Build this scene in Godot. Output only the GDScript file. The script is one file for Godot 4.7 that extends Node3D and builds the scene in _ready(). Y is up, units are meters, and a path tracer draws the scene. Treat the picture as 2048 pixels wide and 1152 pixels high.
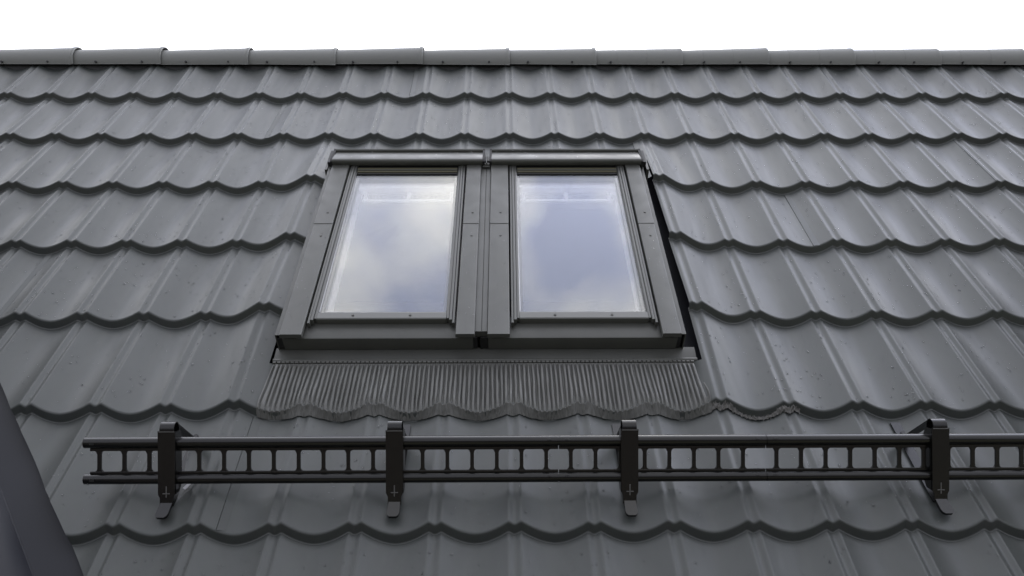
extends Node3D

# ---------------------------------------------------------------- roof frame
# Roof-local axes: x along the ridge, y = n (out of the slope), z = -s (s runs up the slope).
const PITCH := 42.0
const W := 0.18333          # width of one tile
const L := 0.35             # length of one tile course
const AMP := 0.018          # height of the wave
const SCALLOP := 0.020      # how far the trough reaches below the crest at the step
const STEP := 0.023         # height of the step
const RIMRUN := 0.012      # how far the step face runs down the slope
const XL := -0.676          # tiles are cut here left of the windows
const XR := 0.527           # and here right of them
const PN := 0.80            # profile value in the notch of the crest
var RB := Basis(Vector3.RIGHT, deg_to_rad(PITCH))
var prof := PackedFloat32Array()
var wob := FastNoiseLite.new()
var M := {}
var taken := {}

# ---------------------------------------------------------------- mesh builder
class MB:
	var v := PackedVector3Array()
	var n := PackedVector3Array()
	var uv := PackedVector2Array()
	func tri(a: Vector3, b: Vector3, c: Vector3, na: Vector3, nb: Vector3, nc: Vector3) -> void:
		var cr := (b - a).cross(c - a)
		if cr.length_squared() < 1e-20:
			return
		if cr.dot(na + nb + nc) > 0.0:
			v.append(a); v.append(c); v.append(b)
			n.append(na); n.append(nc); n.append(nb)
			uv.append(Vector2(a.x, a.z)); uv.append(Vector2(c.x, c.z)); uv.append(Vector2(b.x, b.z))
		else:
			v.append(a); v.append(b); v.append(c)
			n.append(na); n.append(nb); n.append(nc)
			uv.append(Vector2(a.x, a.z)); uv.append(Vector2(b.x, b.z)); uv.append(Vector2(c.x, c.z))
	func quad(a: Vector3, b: Vector3, c: Vector3, d: Vector3, nn: Vector3) -> void:
		tri(a, b, c, nn, nn, nn)
		tri(a, c, d, nn, nn, nn)
	func quad4(a: Vector3, b: Vector3, c: Vector3, d: Vector3, na: Vector3, nb: Vector3, nc: Vector3, nd: Vector3) -> void:
		tri(a, b, c, na, nb, nc)
		tri(a, c, d, na, nc, nd)
	func mesh() -> ArrayMesh:
		var arr := []
		arr.resize(Mesh.ARRAY_MAX)
		arr[Mesh.ARRAY_VERTEX] = v
		arr[Mesh.ARRAY_NORMAL] = n
		arr[Mesh.ARRAY_TEX_UV] = uv
		var m := ArrayMesh.new()
		m.add_surface_from_arrays(Mesh.PRIMITIVE_TRIANGLES, arr)
		return m
	# chamfered box; c centre, h half sizes, ax three unit axes, ch chamfer
	func box(c: Vector3, h: Vector3, ch := 0.0, ax := Basis.IDENTITY) -> void:
		var e := [ax.x, ax.y, ax.z]
		var hh := [h.x, h.y, h.z]
		for i in 3:
			var j := (i + 1) % 3
			var k := (i + 2) % 3
			for s in [-1.0, 1.0]:
				var o: Vector3 = c + e[i] * (hh[i] * s)
				var u: Vector3 = e[j] * (hh[j] - ch)
				var w: Vector3 = e[k] * (hh[k] - ch)
				quad(o - u - w, o + u - w, o + u + w, o - u + w, e[i] * s)
		if ch <= 0.0:
			return
		for i in 3:
			var j := (i + 1) % 3
			var k := (i + 2) % 3
			for s in [-1.0, 1.0]:
				for t in [-1.0, 1.0]:
					var nn: Vector3 = (e[j] * s + e[k] * t).normalized()
					var p1: Vector3 = c + e[j] * (hh[j] * s) + e[k] * ((hh[k] - ch) * t)
					var p2: Vector3 = c + e[j] * ((hh[j] - ch) * s) + e[k] * (hh[k] * t)
					var r: Vector3 = e[i] * (hh[i] - ch)
					quad(p1 - r, p1 + r, p2 + r, p2 - r, nn)
		for a in [-1.0, 1.0]:
			for b in [-1.0, 1.0]:
				for d in [-1.0, 1.0]:
					var nn2: Vector3 = (e[0] * a + e[1] * b + e[2] * d).normalized()
					var q: Vector3 = c + e[0] * (hh[0] * a) + e[1] * (hh[1] * b) + e[2] * (hh[2] * d)
					tri(q - e[1] * (ch * b) - e[2] * (ch * d), q - e[0] * (ch * a) - e[2] * (ch * d), q - e[0] * (ch * a) - e[1] * (ch * b), nn2, nn2, nn2)
	# closed outline in the plane (o, ax, ay), swept by d
	func extrude(outline: PackedVector2Array, o: Vector3, ax: Vector3, ay: Vector3, d: Vector3, smooth := 35.0) -> void:
		var cnt := outline.size()
		var area := 0.0
		for i in cnt:
			area += outline[i].cross(outline[(i + 1) % cnt])
		var sg := 1.0 if area > 0 else -1.0
		var fn: Array[Vector3] = []
		for i in cnt:
			var t: Vector2 = (outline[(i + 1) % cnt] - outline[i]).normalized()
			fn.append((ax * t.y - ay * t.x) * sg)
		for i in cnt:
			var a: Vector3 = o + ax * outline[i].x + ay * outline[i].y
			var b: Vector3 = o + ax * outline[(i + 1) % cnt].x + ay * outline[(i + 1) % cnt].y
			var na: Vector3 = fn[i]
			var nb: Vector3 = fn[i]
			if fn[i].dot(fn[(i - 1 + cnt) % cnt]) > cos(deg_to_rad(smooth)):
				na = (fn[i] + fn[(i - 1 + cnt) % cnt]).normalized()
			if fn[i].dot(fn[(i + 1) % cnt]) > cos(deg_to_rad(smooth)):
				nb = (fn[i] + fn[(i + 1) % cnt]).normalized()
			quad4(a, b, b + d, a + d, na, nb, nb, na)
		var ti := Geometry2D.triangulate_polygon(outline)
		var dn := d.normalized()
		for q in range(0, ti.size(), 3):
			var p: Array[Vector3] = []
			for w in 3:
				p.append(o + ax * outline[ti[q + w]].x + ay * outline[ti[q + w]].y)
			tri(p[0], p[1], p[2], -dn, -dn, -dn)
			tri(p[0] + d, p[1] + d, p[2] + d, dn, dn, dn)
	func tube(a: Vector3, b: Vector3, r: float, seg := 16, r_in := 0.0) -> void:
		var d := (b - a).normalized()
		var u := d.cross(Vector3(0.123, 0.95, 0.3)).normalized()
		var w := d.cross(u)
		for i in seg:
			var t0 := TAU * i / seg
			var t1 := TAU * (i + 1) / seg
			var n0 := u * cos(t0) + w * sin(t0)
			var n1 := u * cos(t1) + w * sin(t1)
			quad4(a + n0 * r, b + n0 * r, b + n1 * r, a + n1 * r, n0, n0, n1, n1)
			if r_in > 0.0:
				quad4(a + n0 * r_in, b + n0 * r_in, b + n1 * r_in, a + n1 * r_in, -n0, -n0, -n1, -n1)
				quad(a + n0 * r, a + n1 * r, a + n1 * r_in, a + n0 * r_in, -d)
				quad(b + n0 * r, b + n1 * r, b + n1 * r_in, b + n0 * r_in, d)
			else:
				tri(a, a + n0 * r, a + n1 * r, -d, -d, -d)
				tri(b, b + n0 * r, b + n1 * r, d, d, d)
	# flat strip of width w (along x) following a path in the y-z plane, thickness t
	func strip(path: PackedVector3Array, half_w: float, t: float) -> void:
		var cnt := path.size()
		var nn: Array[Vector3] = []
		for i in cnt:
			var tg: Vector3 = (path[mini(i + 1, cnt - 1)] - path[maxi(i - 1, 0)]).normalized()
			nn.append(tg.cross(Vector3.RIGHT).normalized())
		var hw := Vector3.RIGHT * half_w
		for i in cnt - 1:
			for s in [-1.0, 1.0]:
				var a: Vector3 = path[i] + nn[i] * (t * 0.5 * s)
				var b: Vector3 = path[i + 1] + nn[i + 1] * (t * 0.5 * s)
				quad4(a - hw, a + hw, b + hw, b - hw, nn[i] * s, nn[i] * s, nn[i + 1] * s, nn[i + 1] * s)
				var e0: Vector3 = path[i] + hw * s
				var e1: Vector3 = path[i + 1] + hw * s
				quad(e0 + nn[i] * (t * 0.5), e1 + nn[i + 1] * (t * 0.5), e1 - nn[i + 1] * (t * 0.5), e0 - nn[i] * (t * 0.5), Vector3.RIGHT * s)
		for q in [0, cnt - 1]:
			var tg2: Vector3 = (path[1] - path[0]).normalized() * -1.0 if q == 0 else (path[cnt - 1] - path[cnt - 2]).normalized()
			quad(path[q] - hw + nn[q] * t * 0.5, path[q] + hw + nn[q] * t * 0.5, path[q] + hw - nn[q] * t * 0.5, path[q] - hw - nn[q] * t * 0.5, tg2)

# ---------------------------------------------------------------- scene helpers
func numbered(called: String) -> String:
	if not taken.has(called):
		taken[called] = 0
		return called
	taken[called] += 1
	return "%s_%03d" % [called, taken[called]]

func thing(called: String, label: String, category: String, base: Vector3, group := "") -> Node3D:
	var o := Node3D.new()
	o.name = numbered(called)
	add_child(o)
	o.transform = Transform3D(RB, RB * base)
	o.set_meta("label", label)
	o.set_meta("category", category)
	o.set_meta("kind", "thing")
	if group != "":
		o.set_meta("group", group)
	return o

func part(called: String, mb: MB, mat: Material, parent: Node3D, shift := Vector3.ZERO) -> MeshInstance3D:
	var o := MeshInstance3D.new()
	o.name = called
	o.mesh = mb.mesh()
	o.material_override = mat
	o.position = shift
	parent.add_child(o, true)
	return o

func R(x: float, s: float, n: float) -> Vector3:
	return Vector3(x, n, -s)

func lin(r: float, g: float, b: float) -> Color:
	return Color(r, g, b).linear_to_srgb()

func noise_image(w: int, h: int, freq: Vector2, seed_no: int, lo: float, hi: float, gain := 1.0, tint := Color.WHITE) -> ImageTexture:
	var f := FastNoiseLite.new()
	f.seed = seed_no
	f.noise_type = FastNoiseLite.TYPE_SIMPLEX_SMOOTH
	f.fractal_octaves = 5
	f.frequency = 1.0
	var im := Image.create(w, h, true, Image.FORMAT_RGB8)
	for j in h:
		for i in w:
			# wrap round a torus so that the repeat has no seam
			var a := TAU * i / w
			var b := TAU * j / h
			var t := f.get_noise_3d(cos(a) * freq.x + 7.0 * sin(b) * freq.y / 7.0, sin(a) * freq.x, cos(b) * freq.y)
			t = clampf(0.5 + t * gain, 0.0, 1.0)
			var g := lerpf(lo, hi, t)
			im.set_pixel(i, j, Color(g * tint.r, g * tint.g, g * tint.b))
	im.generate_mipmaps()
	return ImageTexture.create_from_image(im)

func mat(called: String, c: Color, rough: float, spec := 0.5, metal := 0.0) -> StandardMaterial3D:
	var m := StandardMaterial3D.new()
	m.resource_name = called
	m.albedo_color = c
	m.roughness = rough
	m.metallic_specular = spec
	m.metallic = metal
	M[called] = m
	return m

# ---------------------------------------------------------------- the tile surface
func make_profile() -> void:
	var raw := PackedFloat32Array()
	for i in 512:
		var u := i / 512.0
		var d := minf(u, 1.0 - u)
		if d < 0.085:
			raw.append(1.0 - 0.24 * (0.5 + 0.5 * cos(PI * d / 0.085)))
		else:
			var t := (d - 0.085) / 0.415
			raw.append(pow(1.0 - t, 1.75))
	for i in 512:
		var a := 0.0
		var tot := 0.0
		for j in range(-9, 10):
			var w := 10.0 - absf(j)
			a += raw[(i + j + 512) % 512] * w
			tot += w
		prof.append(a / tot)

func P(k: float) -> float:
	var u := fposmod(k, 1.0) * 512.0
	var i := int(u)
	return lerpf(prof[i % 512], prof[(i + 1) % 512], u - i)

func lift(x: float, row: float) -> float:
	# the tiles beside the windows ride up over the flashing
	var am := 0.0
	if row < 2.2 or row > 6.4:
		return 0.0
	am = smoothstep(2.3, 3.0, row) * (0.030 + 0.008 * smoothstep(4.0, 5.0, row)) * (1.0 - 0.62 * smoothstep(5.05, 6.0, row))
	var t := 0.0
	if x <= XL:
		t = smoothstep(-0.91, -0.745, x)
	elif x < 0.0:
		t = 1.0 - smoothstep(XL, XL + 0.09, x)
	elif x < XR:
		t = smoothstep(XR - 0.09, XR, x)
	else:
		t = 1.0 - smoothstep(0.56, 0.72, x)
	return am * t

func edge_s(k: float, row: int) -> float:
	return (4 - row) * L - SCALLOP * (PN - P(k)) + 0.0016 * wob.get_noise_2d(k * 60.0, row * 313.0)

func edge_n(k: float, row: int) -> float:
	return AMP * (P(k) - PN) + 0.0022 * wob.get_noise_2d(k * 45.0, row * 517.0 + 90.0) + lift(k * W, row)

# height of the course that ends at rim `row`, at slope position s
func course_n(k: float, s: float, row: int) -> float:
	var s1 := edge_s(k, row)
	var s0 := edge_s(k, row - 1) - RIMRUN
	var t := (s0 - s) / (s0 - s1)
	var n0 := edge_n(k, row - 1) - STEP if row > 1 else AMP * (P(k) - PN) - 0.004
	if row == 3 or row == 7:
		n0 = AMP * (P(k) - PN) - STEP + (edge_n(k, row - 1) - AMP * (P(k) - PN))
	return lerpf(n0, edge_n(k, row), t)

func surface_n(x: float, s: float) -> float:
	var k := x / W
	for row in range(1, 9):
		if s > edge_s(k, row) - RIMRUN:
			return course_n(k, minf(maxf(s, edge_s(k, row)), edge_s(k, row - 1) - RIMRUN), row)
	return -0.03

# section of one course down the slope at column position k: points from top to the foot of the step
func section(k: float, row: int, top_s: float) -> PackedVector3Array:
	var o := PackedVector3Array()
	var s1 := edge_s(k, row)
	var s0 := edge_s(k, row - 1) - RIMRUN
	var x := k * W
	var hi := s0 + 0.014 if row > 1 else top_s
	for t in [0.0, 0.12, 0.4, 0.7, 0.92]:
		var s := lerpf(hi, s1 + 0.006, t)
		o.append(R(x, s, course_n(k, s, row)))
	var ne := edge_n(k, row)
	var a := Vector2(s1 + 0.006, course_n(k, s1 + 0.006, row))
	var b := Vector2(s1, ne + 0.0006)
	var foot := Vector2(s1 - RIMRUN, ne - STEP + 0.0012)
	var c := b.lerp(foot, 0.22)
	for q in 5:
		var t2 := q / 4.0
		var p := a.lerp(b, t2).lerp(b.lerp(c, t2), t2)
		o.append(R(x, p.x, p.y))
	o.append(R(x, lerpf(c.x, foot.x, 0.85), lerpf(c.y, foot.y, 0.85)))
	o.append(R(x, foot.x, foot.y + 0.0004))
	o.append(R(x, foot.x - 0.003, foot.y - 0.0002))
	return o

const US := [0.0, 0.025, 0.05, 0.07, 0.085, 0.1, 0.12, 0.15, 0.19, 0.24, 0.3, 0.36, 0.43, 0.5, 0.57, 0.64, 0.7, 0.76, 0.81, 0.85, 0.88, 0.9, 0.915, 0.93, 0.95, 0.975, 1.0]

# clip a list of triangles [pos, normal]*3 to the half space dot(p, nn) <= d
func clip(tris: Array, nn: Vector3, d: float) -> Array:
	var out := []
	for t in tris:
		var poly := []
		for i in 3:
			var a = t[i]
			var b = t[(i + 1) % 3]
			var da: float = a[0].dot(nn) - d
			var db: float = b[0].dot(nn) - d
			if da <= 0.0:
				poly.append(a)
			if (da < 0.0 and db > 0.0) or (da > 0.0 and db < 0.0):
				var f := da / (da - db)
				poly.append([a[0].lerp(b[0], f), a[1].lerp(b[1], f).normalized()])
		for i in range(1, poly.size() - 1):
			out.append([poly[0], poly[i], poly[i + 1]])
	return out

func tile_tris(col: int, row: int) -> Array:
	var secs := []
	var lo := []
	var hi := []
	for u in US:
		secs.append(section(col + u, row, 1.392))
		lo.append(section(col + u - 0.004, row, 1.392))
		hi.append(section(col + u + 0.004, row, 1.392))
	var m: int = secs[0].size()
	var nor := []
	for i in US.size():
		var a := PackedVector3Array()
		for j in m:
			var du: Vector3 = hi[i][j] - lo[i][j]
			var dv: Vector3 = secs[i][mini(j + 1, m - 1)] - secs[i][maxi(j - 1, 0)]
			if j == m - 3:
				dv = secs[i][j] - secs[i][j - 1]
			var nn := dv.cross(du)
			a.append(nn.normalized())
		nor.append(a)
	var tris := []
	for i in US.size() - 1:
		for j in m - 1:
			var p00 = [secs[i][j], nor[i][j]]
			var p10 = [secs[i + 1][j], nor[i + 1][j]]
			var p01 = [secs[i][j + 1], nor[i][j + 1]]
			var p11 = [secs[i + 1][j + 1], nor[i + 1][j + 1]]
			tris.append([p00, p10, p11])
			tris.append([p00, p11, p01])
	return tris

const VA := Vector2(-1.3847, -0.6273)    # the tiles are cut along this line (x, s) at the valley
const VB := Vector2(-0.9347, -1.1690)

func build_tiles(roof: Node3D) -> void:
	var vdir := (VB - VA).normalized()
	var vn := Vector3(vdir.y, 0.0, vdir.x)      # in roof-local x, z: points to the valley side
	if vn.x > 0.0:
		vn = -vn
	var vd := R(VA.x, VA.y, 0).dot(vn)
	for row in range(1, 9):
		var c0 := -15
		var c1 := 15
		if row >= 4:
			c0 = -13
			c1 = 13
		if row >= 6:
			c0 = -10
			c1 = 10
		for col in range(c0, c1):
			var x0 := col * W
			var x1 := (col + 1) * W
			var tris := tile_tris(col, row)
			if x1 > XL and x0 < XR and row >= 3 and row <= 6:
				var keep := []
				if x0 < XL:
					keep.append_array(clip(tris, Vector3.RIGHT, XL))
				if x1 > XR:
					keep.append_array(clip(tris, Vector3.LEFT, -XR))
				var mid := tris
				if x0 < XL:
					mid = clip(mid, Vector3.LEFT, -XL)
				if x1 > XR:
					mid = clip(mid, Vector3.RIGHT, XR)
				if row == 3:
					keep.append_array(clip(mid, Vector3(0, 0, 1), -0.49))
				elif row == 6:
					keep.append_array(clip(mid, Vector3(0, 0, -1), -0.555))
				tris = keep
			if x0 < -0.9 and row >= 5:
				tris = clip(tris, vn, vd)
			if tris.size() < 4:
				continue
			var mb := MB.new()
			for t in tris:
				mb.tri(t[0][0], t[1][0], t[2][0], t[0][1], t[1][1], t[2][1])
			part("tile", mb, M.tile, roof)

# lap joints between the pressed sheets that show as a fine line: column position and course
func build_laps(roof: Node3D) -> void:
	for q in [[-5.42, 2], [2.72, 3], [10.0 - 0.12, 3], [5.55, 4], [-3.72, 7], [-2.4, 1], [8.6, 6], [-8.45, 5]]:
		var k: float = q[0]
		var row: int = q[1]
		var mb := MB.new()
		var s1 := edge_s(k, row) + 0.002
		var s0 := edge_s(k, row - 1) - RIMRUN
		for i in 8:
			var sa := lerpf(s0, s1, i / 8.0)
			var sb := lerpf(s0, s1, (i + 1) / 8.0)
			var e := 0.0012
			var ka := k - e / W
			var kb := k + e / W
			var h := 0.0016
			var a0 := R(ka * W, sa, course_n(ka, sa, row) + 0.0003)
			var a1 := R(ka * W, sb, course_n(ka, sb, row) + 0.0003)
			var b0 := R(kb * W, sa, course_n(kb, sa, row) + h)
			var b1 := R(kb * W, sb, course_n(kb, sb, row) + h)
			var c0 := R(kb * W + 0.02, sa, course_n(kb + 0.02 / W, sa, row) + 0.0003)
			var c1 := R(kb * W + 0.02, sb, course_n(kb + 0.02 / W, sb, row) + 0.0003)
			mb.quad(a0, b0, b1, a1, Vector3(-0.8, 0.6, 0))
			mb.quad(b0, c0, c1, b1, Vector3(0.05, 1, 0).normalized())
		part("sheet_lap", mb, M.tile, roof)

# ---------------------------------------------------------------- build
func _ready() -> void:
	camera_and_light()
	wob.seed = 11
	wob.frequency = 0.01
	wob.fractal_octaves = 2
	make_profile()
	materials()
	ground()
	neighbour()
	var roof := thing("tiled_roof", "dark grey metal tile roof slope with scalloped steps and ridge caps", "roof", Vector3.ZERO)
	build_tiles(roof)
	build_laps(roof)
	build_ridge(roof)
	build_deck(roof)
	valley()
	flashing()
	windows()
	snow_guard()
	drops()

func camera_and_light() -> void:
	var cam := Camera3D.new()
	cam.name = "camera"
	add_child(cam)
	cam.position = Vector3(-0.0223, -0.169, 2.4757)
	cam.rotation = Vector3(0.0039, -0.0101, -0.0024)
	cam.fov = rad_to_deg(2.0 * atan(576.0 / 1478.0))
	cam.near = 0.05
	cam.far = 2000.0
	cam.current = true
	var env := Environment.new()
	env.background_mode = Environment.BG_SKY
	env.tonemap_mode = Environment.TONE_MAPPER_LINEAR
	env.tonemap_exposure = 1.24
	env.sdfgi_enabled = true
	env.ssao_enabled = true
	env.ssil_enabled = true
	var sky := Sky.new()
	var pm := PanoramaSkyMaterial.new()
	pm.panorama = sky_image()
	sky.sky_material = pm
	env.sky = sky
	var we := WorldEnvironment.new()
	we.name = "world_environment"
	we.environment = env
	add_child(we)
	var sun := DirectionalLight3D.new()
	sun.name = "sun"
	add_child(sun)
	sun.light_energy = 0.25
	sun.light_angular_distance = 20.0
	sun.light_color = Color(1.0, 0.98, 0.95)
	sun.shadow_enabled = true
	sun.look_at_from_position(GLOW * 20.0, Vector3.ZERO, Vector3.UP)

# the veiled sun stands ahead and to the right, above the ridge
var GLOW := Vector3(0.14, 0.57, -0.80).normalized()

func sky_image() -> ImageTexture:
	var w := 1024
	var h := 512
	var f := FastNoiseLite.new()
	f.seed = 5
	f.noise_type = FastNoiseLite.TYPE_SIMPLEX_SMOOTH
	f.fractal_octaves = 5
	f.fractal_gain = 0.52
	f.frequency = 1.0
	var im := Image.create(w, h, false, Image.FORMAT_RGBF)
	for j in h:
		var el := (0.5 - (j + 0.5) / h) * PI
		for i in w:
			var az := (i + 0.5) / w * TAU      # column 0 lies straight ahead (-z)
			var d := Vector3(sin(az) * cos(el), sin(el), -cos(az) * cos(el))
			var up := maxf(d.y, 0.0)
			var g := minf(1.0, maxf(0.0, d.dot(GLOW)) / pow(maxf(0.2, d.y * d.y + d.z * d.z), 0.45))
			# overcast: bright veil round the hidden sun, duller away from it
			var lum := 0.92 + 3.5 * pow(g, 2.6)
			var q := Vector2(d.x, d.z) / (up + 0.25)
			var c := f.get_noise_3d(q.x * 4.2 + 3.1, q.y * 4.2, 0.4) * 1.5
			var thin := clampf(0.5 + c, 0.0, 1.0)      # 0 dark blue-grey cloud, 1 bright cloud
			var col := Color(0.51, 0.55, 0.74).lerp(Color(1.12, 1.11, 1.09), thin)
			var k := lum
			im.set_pixel(i, j, Color(col.r * k, col.g * k, col.b * k))
	return ImageTexture.create_from_image(im)

func materials() -> void:
	var t := mat("tile", Color.WHITE, 1.0, 0.5)
	t.albedo_texture = noise_image(256, 256, Vector2(1.6, 1.6), 3, 0.97, 1.03, 0.9, Color(0.232, 0.245, 0.240))
	t.roughness_texture = noise_image(256, 512, Vector2(5.0, 0.9), 8, 0.39, 0.44, 0.9)
	t.uv1_scale = Vector3(1.3, 0.9, 1)
	mat("ridge", lin(0.19, 0.194, 0.186), 0.6)
	mat("dark", lin(0.012, 0.012, 0.013), 0.55)
	var c := mat("cladding", Color.WHITE, 1.0, 0.5)
	c.albedo_texture = noise_image(256, 256, Vector2(1.2, 1.2), 13, 0.96, 1.04, 0.9, Color(0.285, 0.289, 0.277))
	c.roughness_texture = noise_image(256, 256, Vector2(2.0, 2.0), 14, 0.36, 0.52, 0.9)
	mat("sash", lin(0.075, 0.077, 0.071), 0.4)
	mat("seal", lin(0.006, 0.006, 0.006), 0.6)
	mat("vent", lin(0.07, 0.065, 0.035), 0.6)
	mat("lead", lin(0.10, 0.101, 0.095), 0.45)
	mat("crumpled", lin(0.13, 0.127, 0.12), 0.45, 0.5)
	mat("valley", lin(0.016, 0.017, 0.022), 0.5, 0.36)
	mat("black", lin(0.004, 0.004, 0.004), 0.25)
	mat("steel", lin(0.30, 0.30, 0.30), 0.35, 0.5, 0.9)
	mat("white", lin(0.42, 0.42, 0.42), 0.5)
	mat("plaster", lin(0.16, 0.14, 0.11), 0.9)
	mat("brick", lin(0.07, 0.055, 0.047), 0.9)
	mat("deck", lin(0.02, 0.02, 0.022), 0.9)
	mat("strap", lin(0.45, 0.45, 0.46), 0.3)
	mat("worn", lin(0.10, 0.10, 0.10), 0.4, 0.5, 0.3)
	var fi := mat("film", Color(0.6, 0.6, 0.6, 0.5), 0.1, 0.5)
	fi.transparency = BaseMaterial3D.TRANSPARENCY_ALPHA
	var g := mat("glass", Color(0.9, 0.95, 1.0, 0.02), 0.0, 0.5)
	g.transparency = BaseMaterial3D.TRANSPARENCY_ALPHA
	var w := mat("water", Color(1, 1, 1, 0.0), 0.0, 0.5)
	w.refraction_enabled = true
	w.refraction_scale = 0.033
	w.transparency = BaseMaterial3D.TRANSPARENCY_ALPHA
	var so := mat("soil", Color.WHITE, 0.95)
	so.albedo_texture = noise_image(256, 256, Vector2(3, 3), 21, 0.7, 1.3, 1.0, Color(0.36, 0.37, 0.28))
	so.uv1_scale = Vector3(0.2, 0.2, 1)

func ground() -> void:
	var mb := MB.new()
	mb.quad(Vector3(-600, 0, -600), Vector3(600, 0, -600), Vector3(600, 0, 600), Vector3(-600, 0, 600), Vector3.UP)
	var o := part("ground", mb, M.soil, self, Vector3(0, -5.2, 0))
	o.set_meta("kind", "structure")
	o.set_meta("label", "grassy ground far below the roof")
	o.set_meta("category", "ground")

# the house across the yard, behind the camera: it darkens what the upright black faces mirror
func neighbour() -> void:
	var o := Node3D.new()
	o.name = "neighbour_house"
	add_child(o)
	o.position = Vector3(0, -5.2, 14.0)
	o.set_meta("label", "brown brick house standing across the yard")
	o.set_meta("category", "house")
	var b := MB.new()
	b.box(Vector3(0, 2.6, 4.0), Vector3(11.0, 2.6, 4.0))
	part("wall", b, M.brick, o)
	var r := MB.new()
	r.extrude(PackedVector2Array([Vector2(-0.5, 5.0), Vector2(4.0, 9.6), Vector2(8.5, 5.0), Vector2(8.5, 5.25), Vector2(4.0, 9.85), Vector2(-0.5, 5.25)]), Vector3(-11.4, 0, 0), Vector3(0, 0, 1), Vector3.UP, Vector3(22.8, 0, 0))
	part("roof", r, M.deck, o)
	var g := MB.new()
	g.extrude(PackedVector2Array([Vector2(0.0, 5.2), Vector2(4.0, 9.3), Vector2(8.0, 5.2)]), Vector3(-11, 0, 0), Vector3(0, 0, 1), Vector3.UP, Vector3(22, 0, 0))
	part("gable", g, M.brick, o)
	for x in [-8.0, -4.5, 4.5, 8.0]:
		var w := MB.new()
		w.box(Vector3(x, 3.0, -0.02), Vector3(0.65, 0.75, 0.03), 0.0)
		part("window", w, M.seal, o)

# ---------------------------------------------------------------- ridge
func build_ridge(roof: Node3D) -> void:
	var rng := RandomNumberGenerator.new()
	rng.seed = 4
	var inv := RB.inverse()
	var zc := -1.036
	var yc := 0.916
	for i in range(-7, 7):
		var x0 := 0.0042 + i * 0.4056
		var mb := MB.new()
		var len := 0.432
		var r0 := 0.0572
		var r1 := 0.0678
		var stations := [[0.0, 0.0], [0.1, 0.0], [0.1195, 0.0], [0.121, -0.0012], [0.124, -0.0012], [0.1255, 0.0], [0.2595, 0.0], [0.261, -0.0012], [0.264, -0.0012], [0.2655, 0.0], [0.40, 0.0], [0.412, 0.0006], [0.4165, 0.0032], [0.424, 0.0042], [0.430, 0.0030], [0.432, 0.0], [0.4318, -0.003]]
		var plain := i >= 1
		var ring := []
		var nseg := 22
		for st in stations:
			var bump: float = st[1]
			if plain and st[0] > 0.405:
				bump *= 0.35
			if not plain and st[0] < 0.4:
				bump = 0.0
			var r: float = lerpf(r0, r1, st[0] / len) + bump
			var a := PackedVector3Array()
			for j in nseg + 1:
				var th := deg_to_rad(lerpf(112.0, -112.0, j / float(nseg)))
				a.append(Vector3(x0 - 0.0264 + st[0], yc + r * cos(th), zc + r * sin(th)))
			# small flat lip along the front edge
			var fe: Vector3 = a[0]
			a.insert(0, fe + Vector3(0, -0.004, 0.008))
			ring.append(a)
		var dy := rng.randf_range(-0.002, 0.002)
		var tilt := rng.randf_range(-0.008, 0.008)
		for s in ring.size() - 1:
			for j in nseg + 1:
				var q := []
				var nn := []
				for e in [[s, j], [s + 1, j], [s + 1, j + 1], [s, j + 1]]:
					var si: int = e[0]
					var ji: int = e[1]
					var du: Vector3 = ring[mini(si + 1, ring.size() - 1)][ji] - ring[maxi(si - 1, 0)][ji]
					var dv: Vector3 = ring[si][mini(ji + 1, nseg + 1)] - ring[si][maxi(ji - 1, 0)]
					if j == 0:
						dv = ring[si][1] - ring[si][0]
					elif ji == 1:
						dv = ring[si][2] - ring[si][1]
					var no := du.cross(dv).normalized()
					var pp: Vector3 = ring[si][ji]
					pp.y += dy + tilt * (pp.x - x0 - 0.2)
					q.append(inv * pp)
					if no.dot(pp - Vector3(pp.x, yc - 0.05, zc)) < 0.0:
						no = -no
					nn.append(inv * no)
				mb.quad4(q[0], q[1], q[2], q[3], nn[0], nn[1], nn[2], nn[3])
		var cap := part("ridge_cap", mb, M.ridge, roof)
		for sx in [0.09, 0.29]:
			var sb := MB.new()
			var c := Vector3(x0 + sx + rng.randf_range(-0.03, 0.03), yc - 0.016, zc + 0.0635)
			sb.tube(inv * (c + Vector3(0, 0, -0.006)), inv * (c + Vector3(0, 0.001, 0.003)), 0.0045, 8)
			part("screw", sb, M.dark, cap)
	var sl := MB.new()
	sl.box(inv * Vector3(0, 0.878, zc), Vector3(2.9, 0.022, 0.045), 0.0, inv)
	part("ridge_seal", sl, M.dark, roof)
	# foam closer in the troughs, set back under the caps
	var fm := MB.new()
	fm.box(R(0, 1.372, -0.014), Vector3(2.9, 0.014, 0.008), 0.0)
	part("ridge_foam", fm, M.dark, roof)

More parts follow.
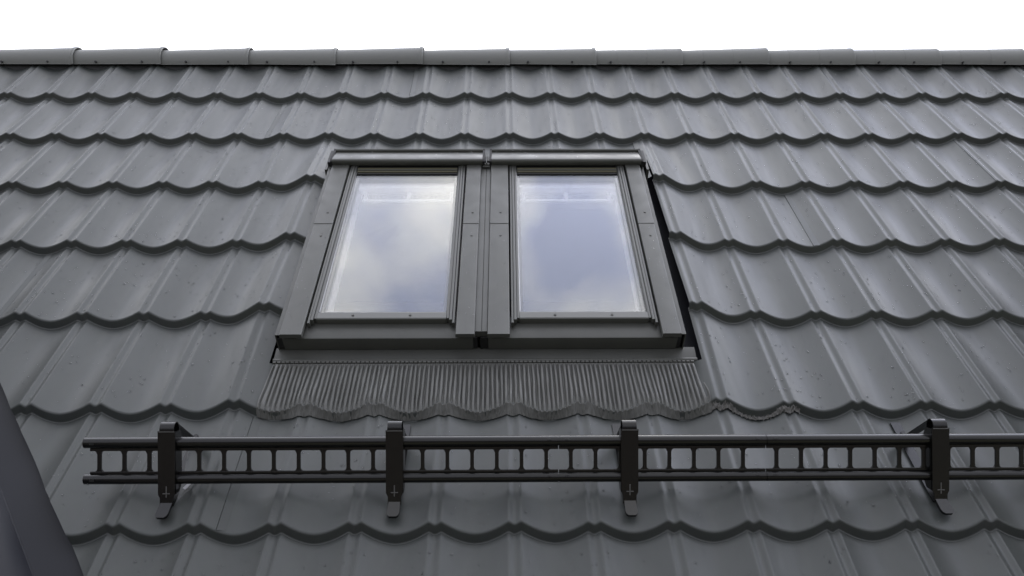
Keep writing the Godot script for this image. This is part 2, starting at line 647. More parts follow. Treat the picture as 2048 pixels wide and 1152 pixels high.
func build_deck(roof: Node3D) -> void:
	# boards and membrane under the tiles, left open at the windows
	var parts_at := [[-3.0, -0.60, -1.45, 1.385], [0.43, 3.0, -1.45, 1.385], [-0.60, 0.43, 0.37, 1.385], [-0.60, 0.43, -1.45, -0.47]]
	for q in parts_at:
		var mb := MB.new()
		mb.box(R((q[0] + q[1]) / 2.0, (q[2] + q[3]) / 2.0, -0.105), Vector3((q[1] - q[0]) / 2.0, 0.035, (q[3] - q[2]) / 2.0))
		part("roof_deck", mb, M.deck, roof)
	var inv := RB.inverse()
	# the slope on the far side and the attic under it
	var bk := MB.new()
	var bb := Basis(Vector3.RIGHT, deg_to_rad(-PITCH))
	bk.box(inv * (Vector3(0, 0.86, -1.05) + bb * Vector3(0, -0.04, -1.6)), Vector3(3.0, 0.035, 1.6), 0.0, inv * bb)
	part("rear_slope", bk, M.deck, roof)
	var room := [
		[Vector3(0, -1.62, -1.0), Vector3(2.95, 0.05, 2.2), "attic_floor"],
		[Vector3(-2.9, -0.4, -1.0), Vector3(0.05, 1.25, 2.2), "attic_wall"],
		[Vector3(2.9, -0.4, -1.0), Vector3(0.05, 1.25, 2.2), "attic_wall"],
		[Vector3(0, -1.2, 0.95), Vector3(2.9, 0.42, 0.04), "attic_wall"],
		[Vector3(0, -0.5, -2.2), Vector3(2.9, 1.15, 0.04), "attic_wall"],
	]
	for r in room:
		var mb := MB.new()
		mb.box(inv * (r[0] as Vector3), r[1], 0.0, inv)
		part(r[2], mb, M.plaster, roof)

# ---------------------------------------------------------------- valley
func valley() -> void:
	var base := R(-1.158, -1.040, -0.046)
	var o := thing("valley_gutter", "dark bluish grey folded metal valley sheet at the lower left", "valley gutter", base)
	var d2 := (VB - VA).normalized()
	var dir := R(d2.x, d2.y, 0)
	var across := Vector3.UP.cross(dir).normalized()
	if across.x < 0.0:
		across = -across
	var a := MB.new()
	var p0 := -dir * 1.2
	var p1 := dir * 0.75
	a.box((p0 + p1) / 2.0 + across * 0.125, Vector3(0.125, 0.0012, 0.975), 0.0, Basis(across, Vector3.UP, dir))
	part("valley_sheet", a, M.valley, o)
	# the half on the neighbouring slope, which faces right
	var wn := RB.inverse() * Vector3(sin(deg_to_rad(PITCH)), cos(deg_to_rad(PITCH)), 0)
	wn = (wn - dir * wn.dot(dir)).normalized()
	var out := wn.cross(dir).normalized()
	if out.x > 0.0:
		out = -out
	var b := MB.new()
	b.box((p0 + p1) / 2.0 + out * 0.161, Vector3(0.16, 0.0012, 0.975), 0.0, Basis(out, wn, dir))
	part("valley_sheet", b, M.valley, o)
	var c := MB.new()
	c.tube(p0 + Vector3(0, 0.001, 0), p1 + Vector3(0, 0.001, 0), 0.002, 10)
	part("fold", c, M.valley, o)

# ---------------------------------------------------------------- flashing
func flashing() -> void:
	var base := R(-0.09, -0.5, -0.03)
	var o := thing("window_flashing", "grey sheet metal flashing with ribbed apron around the two roof windows", "flashing", base)
	# side upstands
	var lf := MB.new()
	lf.extrude(PackedVector2Array([Vector2(-0.660, -0.05), Vector2(-0.657, -0.05), Vector2(-0.657, 0.064), Vector2(-0.60, 0.064), Vector2(-0.60, 0.0665), Vector2(-0.659, 0.0665), Vector2(-0.660, 0.0655)]), R(0, -0.507, 0), Vector3.RIGHT, Vector3.UP, R(0, 0.872, 0))
	part("side_upstand", lf, M.cladding, o, -base)
	var rf := MB.new()
	rf.extrude(PackedVector2Array([Vector2(0.481, -0.05), Vector2(0.484, -0.05), Vector2(0.484, 0.0655), Vector2(0.483, 0.0665), Vector2(0.43, 0.0665), Vector2(0.43, 0.064), Vector2(0.481, 0.064)]), R(0, -0.507, 0), Vector3.RIGHT, Vector3.UP, R(0, 0.872, 0))
	part("side_upstand", rf, M.cladding, o, -base)
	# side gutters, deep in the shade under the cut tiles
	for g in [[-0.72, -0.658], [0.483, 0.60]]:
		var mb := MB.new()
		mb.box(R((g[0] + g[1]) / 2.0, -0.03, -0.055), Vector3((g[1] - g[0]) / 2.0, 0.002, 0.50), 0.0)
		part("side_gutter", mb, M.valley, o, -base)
	# channel between the windows
	var ch := MB.new()
	ch.extrude(PackedVector2Array([Vector2(-0.110, 0.050), Vector2(-0.066, 0.050), Vector2(-0.066, 0.066), Vector2(-0.0715, 0.072), Vector2(-0.0855, 0.072), Vector2(-0.0865, 0.0705), Vector2(-0.0875, 0.072), Vector2(-0.1045, 0.072), Vector2(-0.110, 0.066)]), R(0, -0.500, 0), Vector3.RIGHT, Vector3.UP, R(0, 0.90, 0), 10.0)
	part("centre_channel", ch, M.cladding, o, -base)
	var ce := MB.new()
	ce.box(R(-0.0865, -0.503, 0.030), Vector3(0.0045, 0.024, 0.003), 0.001)
	part("channel_clip", ce, M.dark, o, -base)
	# clip between the two hoods
	var cl := MB.new()
	cl.box(R(-0.0865, 0.362, 0.078), Vector3(0.0135, 0.003, 0.034), 0.001)
	cl.box(R(-0.0865, 0.372, 0.085), Vector3(0.0022, 0.006, 0.034), 0.0008)
	cl.box(R(-0.0865, 0.362, 0.0835), Vector3(0.0125, 0.0025, 0.0022), 0.0008)
	cl.box(R(-0.0865, 0.338, 0.0835), Vector3(0.0125, 0.0025, 0.0022), 0.0008)
	part("hood_clip", cl, M.cladding, o, -base)
	# dark end pieces where the hoods meet the side gutters
	for x in [-0.6575, 0.489]:
		var ep := MB.new()
		ep.box(R(x, 0.392, 0.045), Vector3(0.0055, 0.040, 0.040), 0.001)
		part("corner_piece", ep, M.dark, o, -base)
		var es := MB.new()
		es.box(R(x + signf(x) * 0.0125, 0.395, 0.016), Vector3(0.005, 0.045, 0.055), 0.001)
		part("corner_cover", es, M.cladding, o, -base)
	# flat trough in front of the sills
	var tr := MB.new()
	tr.extrude(PackedVector2Array([Vector2(-0.500, -0.006), Vector2(-0.500, 0.006), Vector2(-0.512, 0.006), Vector2(-0.540, 0.002), Vector2(-0.542, 0.0075), Vector2(-0.546, 0.0085), Vector2(-0.550, 0.006), Vector2(-0.556, -0.004)]), R(-0.668, 0, 0), R(0, 1, 0), Vector3.UP, Vector3(1.185, 0, 0), 10.0)
	part("apron_trough", tr, M.cladding, o, -base)
	# short beads along the head of the apron
	var bd := MB.new()
	for i in 96:
		var x := -0.662 + i * 0.01225
		bd.box(R(x, -0.5535, 0.0052), Vector3(0.0048, 0.0022, 0.0028), 0.0012)
	var bp := part("bead_row", bd, M.lead, o, -base)
	bp.set_meta("kind", "stuff")
	# ribbed apron dressed down over the tiles
	var ap := MB.new()
	var nr := 95
	var per := 8
	var cols := nr * per
	var vs := [0.0, 0.06, 0.12, 0.25, 0.4, 0.55, 0.68, 0.78, 0.86, 0.92, 0.96, 1.0, 1.04, 1.09, 1.16, 1.26, 1.36, 1.44, 1.52, 1.66, 1.8]
	var nz := FastNoiseLite.new()
	nz.seed = 31
	nz.frequency = 1.0
	var grid := []
	for i in cols + 1:
		var f := i / float(cols)
		var ph := f * nr
		var row_pts := PackedVector3Array()
		for vv in vs:
			var v: float = vv
			var x_top := lerpf(-0.664, 0.514, f)
			var x_bot := lerpf(-0.672, 0.523, f)
			var bend := 0.0035 * nz.get_noise_2d(f * 26.0, 2.0) * smoothstep(0.2, 1.0, v) + 0.0022 * nz.get_noise_2d(f * 70.0, v * 1.5)
			var x := lerpf(x_top, x_bot, minf(v, 1.0)) + bend
			var k := x / W
			var es := edge_s(k, 6) + 0.003
			var en := edge_n(k, 6) + 0.0035
			var s := 0.0
			var n := 0.0
			var rib := smoothstep(0.05, 0.62, 0.5 + 0.5 * cos(TAU * ph)) * 0.0085 - 0.0045
			rib *= 0.9 + 0.25 * nz.get_noise_2d(floor(ph + 0.5) * 5.3, v * 1.2)
			if v <= 1.0:
				s = lerpf(-0.557, es, v)
				var flat := lerpf(0.003, 0.004, v)
				n = lerpf(flat, maxf(en, course_n(k, s, 6) + 0.004), smoothstep(0.30, 0.96, v)) + rib * smoothstep(0.0, 0.08, v) * (1.0 - 0.45 * smoothstep(0.85, 1.0, v))
				if v > 0.9:
					n -= 0.003 * pow((v - 0.9) / 0.1, 2.0)
			else:
				var t := (v - 1.0) / 0.8
				# folded over the step, then hanging on to the course below where the crest stands high
				var pleat := nz.get_noise_2d(floor(ph + 0.5) * 3.7, 7.0)
				var cr := 0.0020 * nz.get_noise_2d(f * 230.0, t * 0.7) + 0.0026 * pleat * smoothstep(0.0, 0.5, t)
				var run := lerpf(0.0135, 0.027, clampf(P(k), 0.0, 1.0)) * (1.0 + 0.12 * nz.get_noise_2d(f * 24.0, 3.0))
				s = es - 0.002 - run * t - cr
				n = en - 0.0012 - (STEP - 0.002) * pow(t, 0.9) + rib * 0.3 * (1.0 - t) + cr * 0.5
			row_pts.append(R(x, s, n))
		grid.append(row_pts)
	grid_mesh(ap, grid)
	part("ribbed_apron", ap, M.lead, o, -base)
	# crumpled end of the apron tucked under the step to the right
	var tl := MB.new()
	var g2 := []
	for i in 200:
		var f := i / 199.0
		var x := lerpf(0.50, 0.762, f)
		var k := x / W
		var es := edge_s(k, 6) - RIMRUN
		var en := edge_n(k, 6) - STEP
		var hgt := 0.006 + 0.010 * smoothstep(0.35, 0.75, P(k)) + 0.004 * nz.get_noise_2d(f * 25.0, 40.0)
		if f < 0.06 or f > 0.95:
			hgt *= 0.7
		var r2 := PackedVector3Array()
		for j in 7:
			var t := j / 6.0
			var cr := 0.0065 * nz.get_noise_2d(f * 60.0, t * 2.0 + 50.0) + 0.003 * nz.get_noise_2d(f * 200.0, t * 5.0 + 9.0)
			r2.append(R(x, es + 0.004 + hgt * 0.55 * (1.0 - t) - 0.010 * t - absf(cr), en + 0.001 + hgt * (1.0 - t) + 0.0035 * t + cr))
		g2.append(r2)
	grid_mesh(tl, g2)
	var tp := part("crumpled_strip", tl, M.crumpled, o, -base)
	tp.set_meta("label", "crumpled light grey strip tucked under the tile step")

func grid_mesh(mb: MB, g: Array) -> void:
	var a := g.size()
	var b: int = g[0].size()
	var nn := []
	for i in a:
		var r := PackedVector3Array()
		for j in b:
			var du: Vector3 = g[mini(i + 1, a - 1)][j] - g[maxi(i - 1, 0)][j]
			var dv: Vector3 = g[i][mini(j + 1, b - 1)] - g[i][maxi(j - 1, 0)]
			r.append(dv.cross(du).normalized())
		nn.append(r)
	for i in a - 1:
		for j in b - 1:
			mb.quad4(g[i][j], g[i + 1][j], g[i + 1][j + 1], g[i][j + 1], nn[i][j], nn[i + 1][j], nn[i + 1][j + 1], nn[i][j + 1])

# ---------------------------------------------------------------- roof windows
# built in roof coordinates for the left one; x is then shifted
func windows() -> void:
	var base := R(-0.3735, -0.5, 0.0)
	var o := thing("roof_window", "left of the two grey framed roof windows, mirroring pale cloud", "window", base, "pair of roof windows")
	var sh := -base
	# fixed frame under the cladding
	var fr := MB.new()
	fr.box(R(-0.614, -0.055, -0.002), Vector3(0.027, 0.052, 0.44), 0.0)
	fr.box(R(-0.133, -0.055, -0.002), Vector3(0.025, 0.052, 0.44), 0.0)
	fr.box(R(-0.3735, 0.40, -0.002), Vector3(0.265, 0.052, 0.022), 0.0)
	part("frame", fr, M.dark, o, sh)
	# cladding strips, two to a side, lapped where they meet
	for x in [[-0.643, -0.581], [-0.158, -0.105]]:
		for q in [[-0.520, -0.0155, 0.0], [-0.0145, 0.362, 0.0012]]:
			var mb := MB.new()
			var h: float = q[2]
			mb.extrude(round_outline(x[0], x[1], 0.068, 0.082 + h, 0.0035), R(0, q[0], 0), Vector3.RIGHT, Vector3.UP, R(0, q[1] - q[0], 0), 50.0)
			var st := part("cladding_strip", mb, M.cladding, o, sh)
			var sc := MB.new()
			var sy: float = -0.078 if h == 0.0 else 0.046
			sc.tube(R((x[0] + x[1]) / 2.0 + 0.004, sy, 0.080 + h), R((x[0] + x[1]) / 2.0 + 0.004, sy, 0.0838 + h), 0.0036, 10)
			part("screw", sc, M.cladding, st)
	# sash: stepped ribs on both sides, rails at foot and head
	for side in [-1.0, 1.0]:
		for q in [[0.0262, 0.0185, 0.0765, -0.470], [0.0180, 0.0105, 0.0795, -0.460], [0.0100, 0.0020, 0.0770, -0.452]]:
			var edge: float = -0.5505 if side < 0 else -0.189
			var xa: float = edge + side * q[0]
			var xb: float = edge + side * q[1]
			var mb := MB.new()
			mb.extrude(round_outline(minf(xa, xb), maxf(xa, xb), 0.060, q[2], 0.0018), R(0, q[3], 0), Vector3.RIGHT, Vector3.UP, R(0, 0.345 - q[3], 0), 50.0)
			part("sash_rib", mb, M.sash, o, sh)
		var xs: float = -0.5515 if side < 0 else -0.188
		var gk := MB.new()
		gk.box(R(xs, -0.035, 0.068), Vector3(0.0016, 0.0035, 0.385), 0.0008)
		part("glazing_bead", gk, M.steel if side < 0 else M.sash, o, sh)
	var rail := MB.new()
	rail.extrude(PackedVector2Array([Vector2(-0.4215, 0.066), Vector2(-0.4235, 0.0735), Vector2(-0.4265, 0.0745), Vector2(-0.4275, 0.0725), Vector2(-0.4285, 0.0765), Vector2(-0.452, 0.0785), Vector2(-0.4555, 0.077), Vector2(-0.4565, 0.072), Vector2(-0.4545, 0.053), Vector2(-0.4215, 0.053)]), R(-0.5525, 0, 0), R(0, 1, 0), Vector3.UP, Vector3(0.365, 0, 0), 25.0)
	var rp := part("sash_rail", rail, M.sash, o, sh)
	for x in [-0.452, -0.290]:
		var sc := MB.new()
		sc.tube(R(x, -0.440, 0.076), R(x, -0.440, 0.0800), 0.0036, 10)
		part("screw", sc, M.sash, rp)
	# lower cladding and its upright face
	var sill := MB.new()
	sill.extrude(PackedVector2Array([Vector2(-0.430, 0.050), Vector2(-0.430, 0.058), Vector2(-0.452, 0.0575), Vector2(-0.468, 0.0555), Vector2(-0.506, 0.0560), Vector2(-0.5095, 0.0545), Vector2(-0.5102, 0.051), Vector2(-0.5075, 0.0085), Vector2(-0.500, 0.0085)]), R(-0.641, 0, 0), R(0, 1, 0), Vector3.UP, Vector3(0.530, 0, 0), 30.0)
	part("sill", sill, M.cladding, o, sh)
	for x in [-0.650, -0.1075]:
		var cp := MB.new()
		cp.box(R(x, -0.500, 0.031), Vector3(0.0085, 0.021, 0.006), 0.001)
		part("corner_cap", cp, M.dark, o, sh)
	# glazing: two panes
	for y in [0.067, 0.051]:
		var gl := MB.new()
		gl.box(R(-0.370, -0.040, y), Vector3(0.1815, 0.002, 0.383), 0.0)
		part("glass_pane", gl, M.glass, o, sh)
	var sp := MB.new()
	for side in [-1.0, 1.0]:
		sp.box(R(-0.370 + side * 0.176, -0.040, 0.059), Vector3(0.0045, 0.0055, 0.374), 0.0)
		sp.box(R(-0.370, -0.040 + side * 0.377, 0.059), Vector3(0.171, 0.0055, 0.004), 0.0)
	part("spacer", sp, M.sash, o, sh)
	# head: slats of the ventilation flap under the hood
	var vt := [[0.292, 0.300, 0.0735, "seal"], [0.3015, 0.310, 0.0760, "vent"], [0.312, 0.3155, 0.0785, "sash"], [0.317, 0.3255, 0.0780, "vent"], [0.327, 0.350, 0.0745, "seal"]]
	for q in vt:
		var mb := MB.new()
		mb.box(R(-0.370, (q[0] + q[1]) / 2.0, q[2] - 0.006), Vector3(0.179, 0.006, (q[1] - q[0]) / 2.0), 0.001)
		part("ventilation_slat", mb, M[q[3]], o, sh)
	# hood
	var hd := MB.new()
	hd.extrude(PackedVector2Array([Vector2(0.350, 0.076), Vector2(0.3385, 0.0785), Vector2(0.3335, 0.094), Vector2(0.3345, 0.1005), Vector2(0.338, 0.1038), Vector2(0.343, 0.1045), Vector2(0.380, 0.0960), Vector2(0.415, 0.0875), Vector2(0.4165, 0.0870), Vector2(0.4180, 0.0945), Vector2(0.4230, 0.0965), Vector2(0.428, 0.093), Vector2(0.432, 0.08), Vector2(0.445, -0.02), Vector2(0.43, -0.02), Vector2(0.42, 0.06)]), R(-0.641, 0, 0), R(0, 1, 0), Vector3.UP, Vector3(0.540, 0, 0), 40.0)
	var hp := part("hood", hd, M.cladding, o, sh)
	for x in [-0.6452, -0.0968]:
		var ec := MB.new()
		ec.extrude(PackedVector2Array([Vector2(0.335, 0.05), Vector2(0.336, 0.098), Vector2(0.345, 0.102), Vector2(0.415, 0.093), Vector2(0.425, 0.096), Vector2(0.434, 0.08), Vector2(0.434, 0.05)]), R(x - 0.004, 0, 0), R(0, 1, 0), Vector3.UP, Vector3(0.008, 0, 0))
		part("end_cap", ec, M.dark, hp)
	# inside: white reveal, sash bottom edge and the ventilation bar seen through the glass
	var rv := MB.new()
	rv.box(R(-0.566, -0.05, -0.015), Vector3(0.010, 0.045, 0.42), 0.0)
	rv.box(R(-0.174, -0.05, -0.015), Vector3(0.010, 0.045, 0.42), 0.0)
	rv.box(R(-0.370, 0.365, -0.015), Vector3(0.186, 0.045, 0.010), 0.0)
	rv.box(R(-0.370, -0.445, -0.015), Vector3(0.186, 0.045, 0.010), 0.0)
	part("reveal", rv, M.white, o, sh)
	var hb := MB.new()
	hb.box(R(-0.370, 0.243, -0.010), Vector3(0.165, 0.005, 0.006), 0.002)
	for x in [-0.525, -0.370, -0.215]:
		hb.box(R(x, 0.275, -0.012), Vector3(0.006, 0.004, 0.028), 0.001)
	hb.box(R(-0.370, 0.318, 0.0), Vector3(0.18, 0.012, 0.022), 0.002)
	part("ventilation_bar", hb, M.white, o, sh)
	var d := o.duplicate() as Node3D
	d.name = numbered("roof_window")
	add_child(d)
	d.transform.origin = RB * (base + Vector3(0.573, 0, 0))
	d.set_meta("label", "right of the two grey framed roof windows, mirroring a darker blue patch")

func round_outline(x0: float, x1: float, y0: float, y1: float, r: float) -> PackedVector2Array:
	var o := PackedVector2Array([Vector2(x0, y0), Vector2(x1, y0)])
	for i in 4:
		var t := PI / 2 * i / 3.0
		o.append(Vector2(x1 - r + r * cos(t), y1 - r + r * sin(t)))
	for i in 4:
		var t := PI / 2 + PI / 2 * i / 3.0
		o.append(Vector2(x0 + r + r * cos(t), y1 - r + r * sin(t)))
	return o

# ---------------------------------------------------------------- snow guard
func snow_guard() -> void:
	var up := RB.inverse() * Vector3.UP             # plates stand plumb
	var back := RB.inverse() * Vector3(0, 0, -1)
	var foot_s := -0.995
	var foot_n := -0.011
	var base := R(0.0, foot_s, foot_n)
	# rail
	var o := thing("snow_guard_rail", "long black two-tube snow guard rail with ladder-like rungs below the windows", "snow guard", base)
	var bk := back * 0.014
	var joints := [-1.0145, 0.105, 0.599, 1.75]
	for hh in [[0.1485, 0.0128], [0.0625, 0.0120]]:
		var h: float = hh[0]
		var r: float = hh[1]
		for i in 3:
			var mb := MB.new()
			mb.tube(up * h + bk + Vector3(joints[i] + 0.0008, 0, 0), up * h + bk + Vector3(joints[i + 1] - 0.0008, 0, 0), r, 24, r - 0.002)
			part("tube", mb, M.black, o)
		for jx in [0.105, 0.599]:
			var mb := MB.new()
			mb.tube(up * h + bk + Vector3(jx - 0.03, 0, 0), up * h + bk + Vector3(jx + 0.03, 0, 0), r - 0.0022, 16)
			part("tube_joint", mb, M.black, o)
			for sx in [-0.022, 0.02]:
				var sc := MB.new()
				sc.box(up * h + bk + Vector3(jx + sx, 0, 0) + (up * 0.35 - back * 0.93) * r, Vector3(0.0045, 0.0012, 0.002), 0.0005, Basis(Vector3.RIGHT, (up * 0.35 - back * 0.93).normalized(), Vector3.RIGHT.cross((up * 0.35 - back * 0.93).normalized())))
				part("slot", sc, M.seal, o)
	# slots at the open left end
	for h in [0.1485, 0.0625]:
		var sl := MB.new()
		sl.box(up * h + bk - back * 0.0125 + Vector3(-0.992, 0, 0), Vector3(0.0055, 0.0030, 0.0006), 0.0, Basis(Vector3.RIGHT, up, back))
		part("slot", sl, M.seal, o)
	# web flanges joining rungs to the tubes
	for q in [[0.1325, 0.0035, 0.003], [0.0775, 0.0030, 0.003]]:
		for i in 3:
			var mb := MB.new()
			mb.box(up * q[0] + bk + Vector3((joints[i] + joints[i + 1]) / 2.0 + (0.006 if i == 0 else 0.0), 0, 0), Vector3((joints[i + 1] - joints[i]) / 2.0 - (0.007 if i == 0 else 0.001), q[1], q[2]), 0.0008, Basis(Vector3.RIGHT, up, back))
			part("web_flange", mb, M.black, o)
	# rungs, flared where they meet the flanges
	var xs := []
	var x := -0.980
	while x < 0.56:
		xs.append(x)
		x += 0.05865
	x = 0.625
	while x < 1.72:
		xs.append(x)
		x += 0.05885
	var ro := PackedVector2Array()
	var fl := [[0.0, 0.010], [0.0015, 0.0075], [0.004, 0.0053], [0.008, 0.0044]]
	var y0 := 0.0802
	var y1 := 0.1292
	for q in fl:
		ro.append(Vector2(q[1], y0 + q[0]))
	for i in 4:
		ro.append(Vector2(fl[3 - i][1], y1 - fl[3 - i][0]))
	for q in fl:
		ro.append(Vector2(-q[1], y1 - q[0]))
	for i in 4:
		ro.append(Vector2(-fl[3 - i][1], y0 + fl[3 - i][0]))
	var rm := MB.new()
	rm.extrude(ro, bk - back * 0.0025, Vector3.RIGHT, up, back * 0.005, 40.0)
	var rmesh := rm.mesh()
	for xx in xs:
		var r := MeshInstance3D.new()
		r.name = "rung"
		r.mesh = rmesh
		r.material_override = M.black
		r.position = Vector3(xx, 0, 0)
		o.add_child(r, true)

	# brackets
	var labels := ["black snow guard bracket nearest the rail's open left end", "black snow guard bracket under the left roof window", "black snow guard bracket under the right roof window", "black snow guard bracket at the far right of the rail"]
	var at := [-0.815, -0.282, 0.272, 1.009]
	var b := thing("snow_guard_bracket", labels[0], "bracket", R(at[0], foot_s, foot_n), "snow guard brackets")
	# upright channel: front plate and two flanges
	var fp := MB.new()
	var ol := PackedVector2Array([Vector2(-0.0155, 0.004), Vector2(0.0155, 0.004), Vector2(0.0155, 0.022), Vector2(0.0195, 0.030), Vector2(0.0205, 0.178), Vector2(-0.0205, 0.178), Vector2(-0.0195, 0.030), Vector2(-0.0155, 0.022)])
	fp.extrude(ol, -back * 0.004, Vector3.RIGHT, up, back * 0.003, 5.0)
	part("front_plate", fp, M.black, b)
	for sx in [-1.0, 1.0]:
		var f := MB.new()
		f.extrude(PackedVector2Array([Vector2(0.0, 0.030), Vector2(0.0, 0.176), Vector2(0.024, 0.176), Vector2(0.032, 0.160), Vector2(0.032, 0.05), Vector2(0.02, 0.032)]), Vector3.RIGHT * (sx * 0.0195 - 0.0012), back, up, Vector3.RIGHT * 0.0024, 5.0)
		part("flange", f, M.black, b)
	# rolled top
	var path := PackedVector3Array()
	path.append(-back * 0.0025 + up * 0.172)
	for i in 11:
		var t := PI * 0.98 * i / 10.0
		path.append(back * (0.0125 - 0.015 * cos(t)) + up * (0.180 + 0.0165 * sin(t)))
	path.append(back * 0.0275 + up * 0.160)
	var tp := MB.new()
	tp.strip(path, 0.0165, 0.0026)
	part("rolled_top", tp, M.black, b)
	var ln := MB.new()
	ln.box(up * 0.1765 - back * 0.0042, Vector3(0.0185, 0.0009, 0.0006), 0.0003, Basis(Vector3.RIGHT, up, back))
	part("bend_line", ln, M.worn, b)
	# strut back to the base strip
	var org := R(0, foot_s, foot_n)
	var s_top := back * 0.020 + up * 0.195
	var s_bot := R(0, -0.800, -0.0215) - org
	var stp := MB.new()
	stp.strip(PackedVector3Array([s_top, s_bot.lerp(s_top, 0.03), s_bot + R(0, -0.018, 0.0)]), 0.0125, 0.003)
	part("strut", stp, M.black, b)
	# base strip lying in the trough of the tile
	var bsp := PackedVector3Array()
	for s in [-0.742, -0.78, -0.86, -0.95, -0.990]:
		bsp.append(R(0, s, AMP * (0.0 - PN) - STEP * (1.0 - clampf((-0.733 - s) / 0.333, 0.0, 1.0)) + 0.0045) - org)
	var bs := MB.new()
	bs.strip(bsp, 0.0125, 0.003)
	part("base_strip", bs, M.black, b)
	var bo := MB.new()
	bo.tube(R(0, -0.785, -0.027) - org, R(0, -0.785, -0.0175) - org, 0.006, 6)
	part("bolt", bo, M.black, b)
	# foot tongue
	var ft := MB.new()
	ft.extrude(PackedVector2Array([Vector2(-0.0135, 0.004), Vector2(0.0135, 0.004), Vector2(0.0145, -0.026), Vector2(0.0125, -0.033), Vector2(0.008, -0.037), Vector2(-0.008, -0.037), Vector2(-0.0125, -0.033), Vector2(-0.0145, -0.026)]), R(0, foot_s, 0.000) - org, Vector3.RIGHT, R(0, 0.99, -0.10), Vector3.DOWN * 0.0075, 5.0)
	part("foot", ft, M.black, b)
	# cross-shaped rivet and slot near the foot
	var cx := MB.new()
	cx.box(up * 0.036 - back * 0.0044, Vector3(0.0014, 0.013, 0.0006), 0.0003, Basis(Vector3.RIGHT, up, back))
	cx.box(up * 0.032 - back * 0.0046, Vector3(0.0085, 0.0011, 0.0006), 0.0003, Basis(Vector3.RIGHT, up, back))
	part("rivet", cx, M.worn, b)
	for i in range(1, 4):
		var d := b.duplicate() as Node3D
		d.name = numbered("snow_guard_bracket")
		add_child(d)
		d.transform.origin = RB * R(at[i], foot_s, foot_n)
		d.set_meta("label", labels[i])

	# curl of clear strapping left beside the first bracket
	var sb := R(-0.772, -0.985, -0.014)
	var st := thing("plastic_strap", "small curled clear plastic strap lying beside the leftmost snow guard bracket", "strap", sb)
	var cm := MB.new()
	var g := []
	for i in 25:
		var t := lerpf(-0.6, 4.1, i / 24.0)
		var c := R(0.016 * cos(t) - 0.004, 0.022 * sin(t) + 0.012, 0.010 + 0.003 * sin(t * 2.0))
		g.append(PackedVector3Array([c + Vector3(0, 0.0045, 0), c - Vector3(0, 0.0045, 0)]))
	grid_mesh(cm, g)
	part("strap_loop", cm, M.film, st)
	var ck := MB.new()
	ck.box(R(-0.008, 0.045, 0.012), Vector3(0.004, 0.0006, 0.014), 0.0, Basis(Vector3.UP, -0.5))
	part("strap_end", ck, M.strap, st)

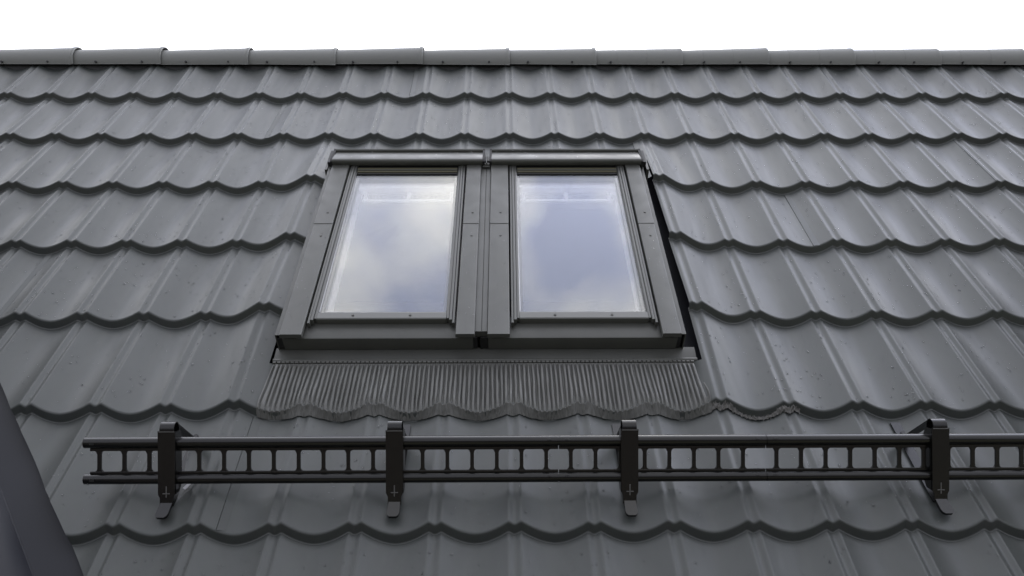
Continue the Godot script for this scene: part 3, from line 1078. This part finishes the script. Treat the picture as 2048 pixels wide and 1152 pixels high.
# ---------------------------------------------------------------- raindrops
func drops() -> void:
	var rng := RandomNumberGenerator.new()
	rng.seed = 77
	var cl := FastNoiseLite.new()
	cl.seed = 9
	cl.frequency = 3.0
	var mb := MB.new()
	var rings := [[1.0, -0.05], [0.86, 0.32], [0.5, 0.52], [0.0, 0.6]]
	for i in 3:
		for j in 8:
			var t0 := TAU * j / 8
			var t1 := TAU * (j + 1) / 8
			var p := []
			var nn := []
			for e in [[i, t0], [i + 1, t0], [i + 1, t1], [i, t1]]:
				var q = rings[e[0]]
				p.append(Vector3(q[0] * cos(e[1]), q[1], q[0] * sin(e[1])))
				nn.append(Vector3(q[0] * cos(e[1]), q[1] * 1.8 + 0.15, q[0] * sin(e[1])).normalized())
			mb.quad4(p[0], p[1], p[2], p[3], nn[0], nn[1], nn[2], nn[3])
	var xf: Array[Transform3D] = []
	var guard := 0
	while xf.size() < 6500 and guard < 90000:
		guard += 1
		var x := rng.randf_range(-2.3, 2.3)
		var s := rng.randf_range(-1.25, 1.34)
		if absf(x) > 1.3 + (s + 1.2) * 0.55:
			continue
		var k := x / W
		var n := 0.0
		var nrm := Vector3.UP
		if x > XL - 0.01 and x < XR + 0.01 and s < 0.49 and s > -0.72:
			continue
		if x < -0.9 and (x - VA.x) * (VB.y - VA.y) - (s - VA.y) * (VB.x - VA.x) > -0.01:
			continue
		var skip := false
		for row in range(0, 9):
			var es := edge_s(k, row)
			if s < es + 0.012 and s > es - 0.05:
				skip = true
		if skip:
			continue
		if rng.randf() > 0.25 + 0.9 * clampf(cl.get_noise_2d(x, s * 0.7) + 0.15, 0.0, 1.0) + 0.25 * P(k):
			continue
		n = surface_n(x, s)
		var dx := (surface_n(x + 0.002, s) - surface_n(x - 0.002, s)) / 0.004
		nrm = Vector3(-dx, 1, 0).normalized()
		var r := 0.0012 + 0.0024 * pow(rng.randf(), 2.0)
		var bx := Basis(Quaternion(Vector3.UP, nrm)) * Basis(Vector3.UP, rng.randf() * TAU)
		xf.append(Transform3D(bx.scaled(Vector3.ONE * r), R(x, s, n - r * 0.06)))
	for i in 420:      # on cladding, glass and rail
		var r := 0.0008 + 0.0016 * pow(rng.randf(), 2.0)
		var q := rng.randi() % 4
		var shift := 0.573 * (rng.randi() % 2)
		var p := Vector3.ZERO
		if q == 0:
			p = R(rng.randf_range(-0.638, -0.586) + shift, rng.randf_range(-0.51, -0.02), 0.082)
		elif q == 1:
			p = R(rng.randf_range(-0.153, -0.110) + shift, rng.randf_range(-0.51, -0.02), 0.082)
		elif q == 2:
			p = R(rng.randf_range(-0.54, -0.20) + shift, rng.randf_range(-0.41, 0.28), 0.0691)
			if rng.randf() < 0.5:
				p.z = -rng.randf_range(-0.418, -0.37)
		else:
			p = R(rng.randf_range(-0.63, -0.11) + shift, rng.randf_range(0.35, 0.40), 0.1028)
		xf.append(Transform3D(Basis.IDENTITY.scaled(Vector3.ONE * r), p))
	var mm := MultiMesh.new()
	mm.transform_format = MultiMesh.TRANSFORM_3D
	mm.mesh = mb.mesh()
	mm.instance_count = xf.size()
	for i in xf.size():
		mm.set_instance_transform(i, xf[i])
	var o := MultiMeshInstance3D.new()
	o.name = "raindrops"
	o.multimesh = mm
	o.material_override = M.water
	add_child(o)
	o.transform = Transform3D(RB, Vector3.ZERO)
	o.set_meta("kind", "stuff")
	o.set_meta("label", "small raindrops scattered over the roof tiles and windows")
	o.set_meta("category", "raindrops")
